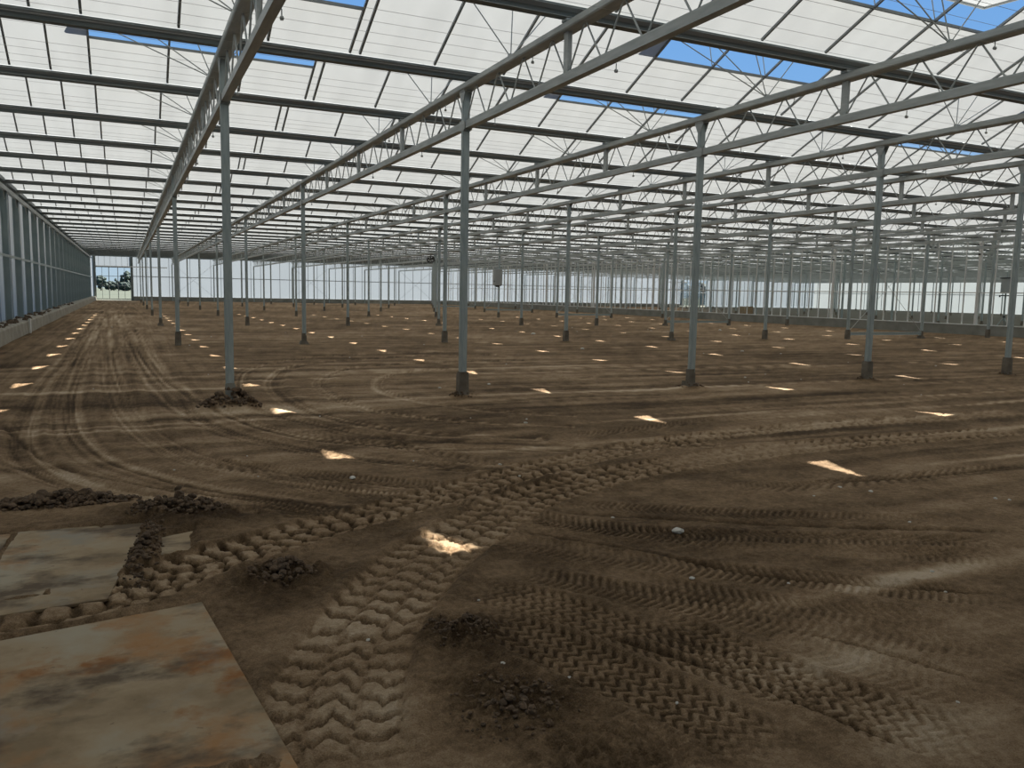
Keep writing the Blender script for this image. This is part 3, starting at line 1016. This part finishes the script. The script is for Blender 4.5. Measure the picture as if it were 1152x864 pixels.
for k in range(-4, 28):
    y = ROW0 + GUT * k + 1.6
    o = link('ceiling', ROOF_OPEN if -3 <= k <= OPEN_TO else ROOF_SHUT, loc=(0, y, 0))
    tag(o, 'whitewashed glass roof of one narrow gabled bay, %s from the camera' % ORD[k + 4], 'ceiling', 'whitewashed roof bays', 'structure')
    link('glazing_bars', BARS, o)
    link('ridge_bar', RIDGE_M, o)
    if -3 <= k <= OPEN_TO:
        link('vent_sill', SILLS, o)

# raised ridge vents
def vent_meshes(sgn):
    L, ang = .765, math.radians(2.6)
    cy, sz = sgn * L * math.cos(ang), L * math.sin(ang)
    f = MB()
    a0, a1 = -1.68, 1.68
    z0 = RIDGE + .012
    def T(x, t, dz=0):
        return (x, sgn * .03 + cy * t, z0 + sz * t + dz)
    for x in (a0, a1, -.56, .56):
        f.beam(T(x, 0), T(x, 1), .030, .030)
    f.beam(T(a0, 1), T(a1, 1), .030, .034)
    f.beam(T(a0, 0), T(a1, 0), .030, .034)
    p = MB().quad(T(a0, 0, .012), T(a1, 0, .012), T(a1, 1, .012), T(a0, 1, .012))
    rods = []
    for x in (-.56, .56):
        rods.append(MB().tube((x, sgn * HV * .98, RIDGE - SL * HV), T(x, .97), .008, 5).mesh('push_rod', M['bar']))
    return f.mesh('vent_frame', M['bar']), p.mesh('vent_pane', M['roof']), rods
VENT = {1: vent_meshes(1), -1: vent_meshes(-1)}
vp = {}
for k in range(-3, OPEN_TO + 1):
    y = ROW0 + GUT * k + 1.6
    for xi in range(9):
        sgn = 1 if xi % 2 == 0 else -1
        if sgn not in vp:
            o = link('roof_vent', None)
            link('frame', VENT[sgn][0], o); link('pane', VENT[sgn][1], o)
            for r_ in VENT[sgn][2]:
                link('push_rod', r_, o)
            vp[sgn] = o
            o.location = (LINES[xi], y, 0)
        else:
            o = copy_tree(vp[sgn], (LINES[xi], y, 0))
        tag(o, 'raised roof vent above the %s girder line, in the %s roof bay from the camera' % (ordn(xi), ORD[k + 4]), 'roof vent', 'raised roof vents', 'thing')

# thin screen wires strung across under the girders' top chords
wm = MB().tube((XL + .1, 0, 0), (XP - .05, 0, 0), .0022, 4, cap=False).mesh('screen_wire', M['wire'])
n_w = 0
y = 5.0
while y < 33:
    ph = (y - ROW0) / GUT % 1
    if .07 < ph < .93:
        o = link('screen_wire', wm, loc=(0, y, 4.70))
        tag(o, 'thin pale wire strung across the house under the girders', 'wire', 'screen wires under the roof', 'thing')
        n_w += 1
    y += .4

# ------------------------------------------------------------------ left side wall
def gable_quads(m, x):
    for k in range(-4, 28):
        y0 = ROW0 + GUT * k
        m.poly([(x, y0, EAVE), (x, y0 + GUT, EAVE), (x, y0 + 1.6, RIDGE)])
wl = MB()
wl.quad((XL, YN, .40), (XL, YF, .40), (XL, YF, EAVE), (XL, YN, EAVE))
gable_quads(wl, XL)
wall_l = link('wall_left', wl.mesh('wall_left', M['film_left']))
tag(wall_l, 'left side wall of dull white glazing behind deep steel posts', 'wall', kind='structure')
post_m = MB().box(-3.58, -3.42, -.012, .012, .35, 4.95).box(-3.41, -3.395, -.04, .04, .35, 4.95).box(-3.60, -3.575, -.04, .04, .35, 4.95).mesh('wall_post', M['wallpost'])
bar_m = MB().box(-3.615, -3.56, -.018, .018, .42, 5.0).mesh('wall_bar', M['bar'])
for k in range(1, 28):
    link('post', post_m, wall_l, (0, ROW0 + GUT * k, 0))
bars_l = MB()
for k in range(1, 28):
    for d in (1.0667, 2.1333):
        yy = ROW0 + GUT * k + d
        bars_l.box(-3.615, -3.595, yy - .018, yy + .018, .42, 5.0)
link('glazing_bars', bars_l.mesh('wall_glazing_bars', M['bar']), wall_l)
link('mid_rail', MB().box(-3.44, -3.40, 8, YF, 2.50, 2.58).mesh('mid_rail', M['galv']), wall_l)
link('top_rail', MB().box(-3.50, -3.36, 5, YF, 4.62, 4.70).box(-3.37, -3.35, 5, YF, 4.58, 4.72).mesh('top_rail', M['truss']), wall_l)
link('eave_beam', MB().box(-3.60, -3.42, 5, YF, 4.90, 5.02).mesh('eave_beam', M['alu']), wall_l)
link('eave_band', MB().box(-3.57, -3.55, 5, YF, 4.70, 4.90).mesh('eave_band', M['alu']), wall_l)
brk = MB().prism_x([(-.30, 4.62), (.30, 4.62), (.06, 4.36), (-.06, 4.36)], -3.48, -3.46).mesh('bracket', M['truss'])
for k in range(1, 28):
    link('bracket', brk, wall_l, (0, ROW0 + GUT * k, 0))
bl = MB()
yy = 3.0
rr_ = random.Random(3)
while yy < YF:
    L = min(9.6, YF - yy)
    bl.prism_y([(-3.66, -.2), (-3.02, -.2), (-3.06, .38), (-3.10, .42), (-3.66, .46)], yy, yy + L - .05)
    yy += L
bl_o = link('baseboard_left', bl.mesh('baseboard_left', M['concrete']))
tag(bl_o, 'sloping tan concrete kerb along the foot of the left wall', 'kerb', kind='structure')
bv = bl_o.modifiers.new('edge', 'BEVEL'); bv.width = .02; bv.segments = 2
r_ = random.Random(9)
cl = []
for _ in range(170):
    yv = 22 + 40 * r_.random() ** 1.6
    if int(yv * .7) % 3 == 1 and r_.random() < .8:
        continue
    s = r_.uniform(.04, .11)
    cl.append((r_.uniform(-.20, .16), yv, .42 + s * .2, s))
tag(link('soil_clods', clod_mesh('kerb_clods', cl, M['mud'], 77), loc=(-3.30, 0, 0)), 'dark earth spilled along the top of the left concrete kerb', 'clods', kind='stuff')
pp = link('plastic_pipe', None, loc=(-2.99, 31.9, 0))
tag(pp, 'short white plastic pipe standing against the left concrete kerb', 'pipe', kind='thing')
link('tube', MB().tube((0, 0, -.05), (0, 0, .46), .034, 10).mesh('tube', M['pvc']), pp)
link('cap', MB().tube((0, 0, .44), (0, 0, .49), .042, 10).mesh('cap', M['pvc']), pp)

# ------------------------------------------------------------------ far end wall with a clear sliding gate
def film(m, x0, x1, z0, z1):
    m.quad((x0, YF, z0), (x1, YF, z0), (x1, YF, z1), (x0, YF, z1))
DX0, DX1, DZ = -3.0, .50, 3.70
TX0, TX1, TZ0, TZ1 = 76.2, 81.2, .12, 4.1
wb = MB()
film(wb, XL, DX0, 0, EAVE); film(wb, DX0, DX1, DZ, EAVE); film(wb, DX1, 53.5, .3, EAVE)
film(wb, 71, TX0, .1, EAVE); film(wb, TX0, TX1, TZ1, EAVE); film(wb, TX1, XR, .1, EAVE)
wall_b = link('wall_back', wb.mesh('wall_back', M['film_end']))
tag(wall_b, 'far end wall of pale blue-white film on thin mullions', 'wall', kind='structure')
wn = MB(); film(wn, 53.5, 71, .1, EAVE)
link('bright_film', wn.mesh('bright_film', M['film_new']), wall_b)['label'] = 'brighter white film panel'
mu = MB()
x = DX1 + .6
while x < XR:
    if not (TX0 < x < TX1):
        mu.box(x - .022, x + .022, YF - .07, YF - .01, .35, EAVE)
    x += 1.125
link('mullions', mu.mesh('mullions', M['bar']), wall_b)
link('mid_rail', MB().box(DX1, TX0, YF - .09, YF - .03, 2.68, 2.76).box(TX1, XR, YF - .09, YF - .03, 2.68, 2.76).mesh('mid_rail', M['bar']), wall_b)
link('top_beam', MB().box(XL, XR, YF - .12, YF - .02, 4.86, 5.0).mesh('top_beam', M['alu']), wall_b)
ep = MB().box(-.06, .06, -.20, -.08, .0, 4.15).mesh('end_post', M['galv'])
for xi in range(1, 23):
    link('post', ep, wall_b, (LINES[xi], YF, 0))
for xi in range(0, 9, 3):
    x0 = LINES[xi + 1]
    link('brace_rod', MB().tube((x0, YF - .12, .5), (x0 + 4.5, YF - .12, 4.3), .012, 5).tube((x0 + 4.5, YF - .14, .5), (x0, YF - .14, 4.3), .012, 5).mesh('brace_rod', M['bar']), wall_b)
kb = link('baseboard_back', MB().box(DX1 + .1, XP, YF - .12, YF + .1, -.2, .48).box(XP, XR, YF - .10, YF + .1, -.2, .12).mesh('baseboard_back', M['concrete_grey']))
tag(kb, 'grey concrete kerb along the foot of the far end wall', 'kerb', kind='structure')
# the gate
dr = link('door_1', None, loc=(0, YF, 0))
tag(dr, 'clear glazed sliding gate in the far left corner', 'door', kind='structure')
link('frame', MB().box(DX1 - .04, DX1 + .24, -.16, .04, 0, 4.9).box(DX0 - .25, DX0, -.16, .04, 0, 4.9).box(DX0, DX1, -.12, 0, DZ - .05, DZ + .09).mesh('frame', M['alu']), dr)
link('mullions', MB().box(-1.75, -1.68, -.06, -.01, .1, DZ).box(-.85, -.78, -.06, -.01, .1, DZ).box(-2.42, -2.38, -.06, -.01, .1, DZ).box(-.16, -.12, -.06, -.01, .1, DZ).mesh('mullions', M['bar']), dr)
link('rails', MB().box(DX0, DX1, -.05, -.01, 2.66, 2.71).box(DX0, DX1, -.05, -.01, 1.62, 1.67).box(DX0, DX1, -.05, -.01, .10, .2).mesh('rails', M['bar']), dr)
link('pane', MB().quad((DX0, -.03, .1), (DX1, -.03, .1), (DX1, -.03, DZ), (DX0, -.03, DZ)).mesh('pane', M['glass']), dr)
link('sliding_track', MB().box(DX0, 4.3, -.20, -.12, DZ + .02, DZ + .12).mesh('sliding_track', M['white']), dr)
ub = MB()
for i in range(6):
    xx = DX0 + (i + .5) * .58
    ub.box(xx - .015, xx + .015, -.05, -.01, DZ + .09, 4.9)
link('upper_bars', ub.mesh('upper_bars', M['bar']), dr)
th = link('trim_1', MB().box(DX0, DX1, YF - 1.1, YF + .3, -.1, .03).mesh('threshold', M['concrete']))
tag(th, 'pale concrete threshold in front of the clear sliding gate', 'threshold', kind='structure')

# ------------------------------------------------------------------ near end wall and sunlit far side wall (the other sides of the house)
nw = link('wall_front', MB().quad((XL, YN, -.1), (XR, YN, -.1), (XR, YN, RIDGE), (XL, YN, RIDGE)).mesh('wall_front', M['wallgrey']))
tag(nw, 'grey insulated end wall behind the camera', 'wall', kind='structure')
wr = MB()
wr.quad((XR, YN, .12), (XR, YF, .12), (XR, YF, EAVE), (XR, YN, EAVE))
gable_quads(wr, XR)
wall_r = link('wall_right', wr.mesh('wall_right', M['film_right']))
tag(wall_r, 'bright sunlit film wall far beyond the glass partition', 'wall', kind='structure')
mr = MB()
y = 40.0
while y < YF:
    mr.box(XR - .07, XR - .01, y - .03, y + .03, .1, EAVE)
    y += 3.2
link('mullions', mr.mesh('mullions', M['bar']), wall_r)
link('mid_rail', MB().box(XR - .09, XR - .03, 30, YF, 2.55, 2.63).mesh('mid_rail', M['bar']), wall_r)
fl2 = link('floor_2', MB().quad((XP + .1, YN, .03), (XR, YN, .03), (XR, YF, .03), (XP + .1, YF, .03)).mesh('floor_2', M['olive_floor']))
tag(fl2, 'trodden olive-brown floor of the house beyond the glass partition', 'floor', kind='structure')
kr = link('baseboard_right', MB().box(XR - .12, XR + .1, 25, YF, -.2, .14).mesh('baseboard_right', M['concrete_grey']))
tag(kr, 'low concrete kerb along the foot of the bright far side wall', 'kerb', kind='structure')

# ------------------------------------------------------------------ the glass partition on the right
pt = link('glass_partition', None, loc=(XP, 0, 0))
tag(pt, 'long clear glass partition with white mullions on a concrete kerb at the right', 'partition', kind='thing')
PY0 = 17.0
link('kerb', MB().box(-.10, .12, PY0, YF, -.2, .49).mesh('kerb', M['concrete_grey']), pt)
link('sill', MB().box(-.13, .08, PY0, YF, .49, .535).mesh('sill', M['white']), pt)
link('mid_rail', MB().box(-.04, .04, PY0, YF, 2.09, 2.14).mesh('mid_rail', M['white']), pt)
link('top_rail', MB().box(-.06, .06, PY0, YF, 4.70, 4.80).mesh('top_rail', M['white']), pt)
thin = MB().box(-.035, .035, -.018, .018, .535, 4.70).mesh('mullion', M['white'])
ns = 0
yy = PY0 + .35
while yy < YF - 1:
    if ns < 95:
        link('mullion', thin, pt, (0, yy, 0)); ns += 1
    yy += .8 if yy < 74 else 1.6
thick = MB().box(-.07, .07, -.06, .06, .535, 4.72).box(-.10, .10, -.08, .08, 4.5, 4.62).mesh('post', M['white'])
knob = MB().tube((-.07, 0, 4.02), (-.16, 0, 4.02), .045, 8).mesh('cable_roller', M['black'])
for i in range(9):
    po = link('post', thick, pt, (0, 27.0 + 9.3 * i, 0))
    link('cable_roller', knob, po)['label'] = 'small black cable roller'
for i in range(8):
    link('pane', MB().quad((0, PY0 + i * 10.55, .535), (0, PY0 + (i + 1) * 10.55, .535), (0, PY0 + (i + 1) * 10.55, 4.70), (0, PY0 + i * 10.55, 4.70)).mesh('pane', M['glass']), pt)

# a small pallet-coloured crate beyond the partition
cr = link('wooden_crate', None, loc=(56.6, 64.3, .03))
tag(cr, 'small tan wooden crate on the floor beyond the partition', 'crate', kind='thing')
wood = principled('crate_wood', (.28, .19, .10), (.36, .26, .15), 6, .8)
for i in range(4):
    link('side_board', MB().box(-.55, .55, -.40, -.37, .03 + i * .17, .18 + i * .17).mesh('side_board', wood), cr)
    link('side_board', MB().box(-.55, -.52, -.37, .37, .03 + i * .17, .18 + i * .17).mesh('side_board', wood), cr)
link('crate_lid', MB().box(-.57, .57, -.42, .42, .70, .74).mesh('crate_lid', wood), cr)
link('corner_post', MB().box(.50, .55, -.38, .38, .0, .70).mesh('corner_post', wood), cr)

# ------------------------------------------------------------------ cabinet, fan and instrument stand
cb = link('control_cabinet', None, loc=(LINES[5] - .10, ROW0 + 3 * SPAN, 0))
tag(cb, 'grey wall cabinet hung high on a post in the fourth row', 'cabinet', kind='thing')
bx = MB().box(-.36, .16, -.42, -.05, 2.16, 3.24).mesh('cabinet_body', M['cabinet'])
bo = link('body', bx, cb)
b2 = bo.modifiers.new('edge', 'BEVEL'); b2.width = .015; b2.segments = 2
cdoor = link('door', MB().box(-.34, .14, -.435, -.42, 2.19, 3.21).mesh('door', M['cabinet']), cb)
hd = link('latch', MB().tube((-.36, -.28, 2.42), (-.39, -.28, 2.42), .05, 10).mesh('latch', M['black']), cdoor)
link('outlet', MB().tube((-.10, -.22, 2.16), (-.10, -.22, 2.04), .15, 12, .10).box(-.30, .12, -.36, -.08, 2.12, 2.16).mesh('outlet', M['black']), cb)
link('bracket', MB().box(-.05, .18, -.075, -.048, 2.4, 2.46).box(-.05, .18, -.075, -.048, 3.0, 3.06).mesh('bracket', M['galv']), cb)

fan = link('circulation_fan', None, loc=(LINES[5] - .42, ROW0 + 4 * SPAN - .2, 4.25))
tag(fan, 'small black circulation fan hung under the girders in mid house', 'fan', kind='thing')
fm = MB()
K = 18
for i in range(K):
    a, b = 2 * math.pi * i / K, 2 * math.pi * (i + 1) / K
    for r0, r1, y0, y1 in ((.27, .30, -.15, .15),):
        A = [(math.cos(a) * r, y, math.sin(a) * r) for r in (r0, r1) for y in (y0, y1)]
        B = [(math.cos(b) * r, y, math.sin(b) * r) for r in (r0, r1) for y in (y0, y1)]
        fm.quad(A[0], A[1], B[1], B[0]); fm.quad(A[2], B[2], B[3], A[3]); fm.quad(A[0], B[0], B[2], A[2]); fm.quad(A[1], A[3], B[3], B[1])
link('housing', fm.mesh('housing', M['black']), fan)
for i in range(5):
    a = 2 * math.pi * i / 5
    bl_ = MB().quad((math.cos(a) * .05, -.03, math.sin(a) * .05), (math.cos(a + .1) * .26, -.04, math.sin(a + .1) * .26), (math.cos(a + .6) * .25, .04, math.sin(a + .6) * .25), (math.cos(a + .8) * .05, .03, math.sin(a + .8) * .05))
    link('blade', bl_.mesh('blade', M['black']), fan)
link('motor', MB().tube((0, -.12, 0), (0, .12, 0), .07, 12).box(-.27, .27, .10, .12, -.015, .015).mesh('motor', M['black']), fan)
link('hanger', MB().tube((0, 0, .28), (0, 0, .45), .012, 6).mesh('hanger', M['black']), fan)

st = link('instrument_stand', None, loc=(50.0, 33.1, 0))
tag(st, 'grey instrument box on a tripod stand beyond the partition at the right', 'instrument stand', kind='thing')
link('pole', MB().tube((0, 0, .5), (0, 0, 3.6), .04, 8).mesh('pole', M['galv']), st)
for i in range(3):
    a = 2 * math.pi * i / 3 + .4
    link('leg', MB().tube((0, 0, .75), (math.cos(a) * .5, math.sin(a) * .5, 0), .028, 6).mesh('leg', M['galv']), st)
ib = link('box', MB().box(-.26, .12, -.2, .2, 2.25, 3.15).mesh('box', M['cabinet']), st)
link('box_roof', MB().prism_y([(-.32, 3.15), (.18, 3.15), (.14, 3.22), (-.28, 3.22)], -.26, .26).mesh('box_roof', M['black']), st)
link('cross_arm', MB().box(-.6, .6, -.02, .02, 2.05, 2.10).tube((-.58, 0, 2.1), (-.58, 0, 1.98), .05, 8).tube((.58, 0, 2.1), (.58, 0, 1.98), .05, 8).mesh('cross_arm', M['black']), st)
link('collar', MB().tube((0, 0, .70), (0, 0, .82), .075, 8).mesh('collar', M['black']), st)

# ------------------------------------------------------------------ outside, seen through the gate and the gap
gd = MB().quad((-400, YF + .12, -.04), (500, YF + .12, -.04), (500, 700, -.04), (-400, 700, -.04))
yd = MB().quad((-60, -60, -.06), (XL - .06, -60, -.06), (XL - .06, YF + .12, -.06), (-60, YF + .12, -.06))  # unseen pale ground, added to bounce sunlight onto the left wall film
tag(link('reflector', yd.mesh('reflector', M['reflector'])), 'added unseen yard outside along the left wall', 'reflector', kind='structure')
gd.quad((XR + .12, -120, -.30), (500, -120, -.30), (500, YF + .12, -.04), (XR + .12, YF + .12, -.04))
tag(link('field', gd.mesh('field', M['field'])), 'dry grass field outside beyond the glasshouse walls', 'field', kind='structure')

def tree(label, x, y, h, w, seed, trunk=.3, cat='tree', group=None):
    o = link('field_tree', None, loc=(x, y, -.05))
    tag(o, label, cat, group, 'thing')
    r = random.Random(seed)
    nr = np.random.default_rng(seed)
    import bmesh
    bm = bmesh.new()
    for i in range(60):
        t = r.random()
        a, q = r.uniform(0, 6.283), math.sqrt(r.random())
        zz = h * (trunk + (1 - trunk) * (.12 + .8 * t))
        rad = w * .5 * math.sin(math.pi * (.18 + .76 * t)) * q
        s = w * r.uniform(.07, .16)
        ret = bmesh.ops.create_icosphere(bm, subdivisions=2, radius=s)
        for v in ret['verts']:
            k = 1 + r.uniform(-.10, .10)
            v.co = Vector((rad * math.cos(a), rad * math.sin(a), min(zz, h - s * .8))) + v.co * k
    me = bpy.data.meshes.new('crown'); bm.to_mesh(me); bm.free(); me.materials.append(M['leaf'])
    link('crown', me, o)
    link('trunk', MB().tube((0, 0, 0), (0, 0, h * .6), w * .05, 8, w * .025).mesh('trunk', M['bark']), o)
for a in (('round dark tree at the left edge of the gate opening', -7.5, 300, 4.9, 4.2, 1, .10), ('low bushy tree second from the left outside the gate', -4.7, 309, 3.2, 4.0, 2, .05),
          ('low bushy tree in the middle of the view through the gate', -2.2, 303, 3.2, 2.6, 3, .05), ('slim pointed tree behind the gate mullion', -3.3, 318, 4.4, 1.6, 4, .1),
          ('tallest tree at the right edge of the gate opening', .5, 300, 6.8, 4.6, 5, .12), ('low dark tree under the tallest one outside the gate', -.4, 290, 2.8, 4.0, 6, .02)):
    tree(*a, group='trees outside the gate')
tree('dark tree behind the teal tank, left of the pair', 119.5, 160, 5.6, 6.0, 11, .10, group='trees behind the tank')
tree('dark tree behind the teal tank, right of the pair', 126.0, 160, 4.9, 6.4, 12, .10, group='trees behind the tank')
tk = link('water_tank', None, loc=(97.6, 127.0, -.1))
tag(tk, 'round teal water tank outside, seen through the gap in the far wall', 'water tank', kind='thing')
tm = MB()
K = 48
for i in range(K):
    a, b = 2 * math.pi * i / K, 2 * math.pi * (i + 1) / K
    for zi in range(12):
        r0, r1 = 3.3 + .03 * (zi % 2), 3.3 + .03 * ((zi + 1) % 2)
        z0, z1 = zi * .2, zi * .2 + .2
        tm.quad((math.cos(a) * r0, math.sin(a) * r0, z0), (math.cos(b) * r0, math.sin(b) * r0, z0), (math.cos(b) * r1, math.sin(b) * r1, z1), (math.cos(a) * r1, math.sin(a) * r1, z1))
link('corrugated_shell', tm.mesh('corrugated_shell', M['tank']), tk)
link('cover', MB().tube((0, 0, 2.38), (0, 0, 2.62), 3.36, 48, 2.9).mesh('cover', M['felt']), tk)
link('rim', MB().tube((0, 0, 2.30), (0, 0, 2.40), 3.40, 48).mesh('rim', M['felt']), tk)

# ------------------------------------------------------------------ light and camera
sun = bpy.data.lights.new('sun', 'SUN')
sun.energy = 24.0
sun.angle = math.radians(.53)
sun.color = (1.0, .955, .885)
so = link('sun', sun, loc=(40, -10, 50))
d = Vector((-.82, -.32, -1.0)).normalized()
so.rotation_euler = d.to_track_quat('-Z', 'Y').to_euler()

w = bpy.data.worlds.new('sky')
scene.world = w
w.use_nodes = True
wn_ = w.node_tree
bg = wn_.nodes['Background']
gtc = wn_.nodes.new('ShaderNodeTexCoord')
gsx = wn_.nodes.new('ShaderNodeSeparateXYZ')
wn_.links.new(gtc.outputs['Generated'], gsx.inputs[0])
sky = ramp(wn_, [(0.0, (.50, .64, .76)), (.06, (.44, .61, .80)), (.20, (.22, .45, .80)), (.36, (.150, .365, .775)), (1.0, (.085, .235, .60))])
wn_.links.new(gsx.outputs['Z'], sky.inputs['Fac'])
wn_.links.new(sky.outputs['Color'], bg.inputs['Color'])
bg.inputs['Strength'].default_value = 1.0

cam = bpy.data.cameras.new('camera')
cam.sensor_fit = 'HORIZONTAL'
cam.sensor_width = 36.0
cam.lens = 36.0 * FPX / 1152
cam.clip_start = .05
cam.clip_end = 2000
co = link('camera', cam, loc=CAM_LOC)
f_ = Vector((math.sin(YAW) * math.cos(PIT), math.cos(YAW) * math.cos(PIT), math.sin(PIT)))
r0 = Vector((math.cos(YAW), -math.sin(YAW), 0))
u0 = r0.cross(f_)
rt = r0 * math.cos(ROL) + u0 * math.sin(ROL)
up = -r0 * math.sin(ROL) + u0 * math.cos(ROL)
co.matrix_world = Matrix(((rt.x, up.x, -f_.x, CAM_LOC.x), (rt.y, up.y, -f_.y, CAM_LOC.y), (rt.z, up.z, -f_.z, CAM_LOC.z), (0, 0, 0, 1)))
scene.camera = co

vs = scene.view_settings
scene.display_settings.display_device = 'sRGB'
vs.view_transform = 'Standard'
vs.look = 'None'
vs.gamma = 1.0
vs.use_curve_mapping = False
vs.exposure = 0.0
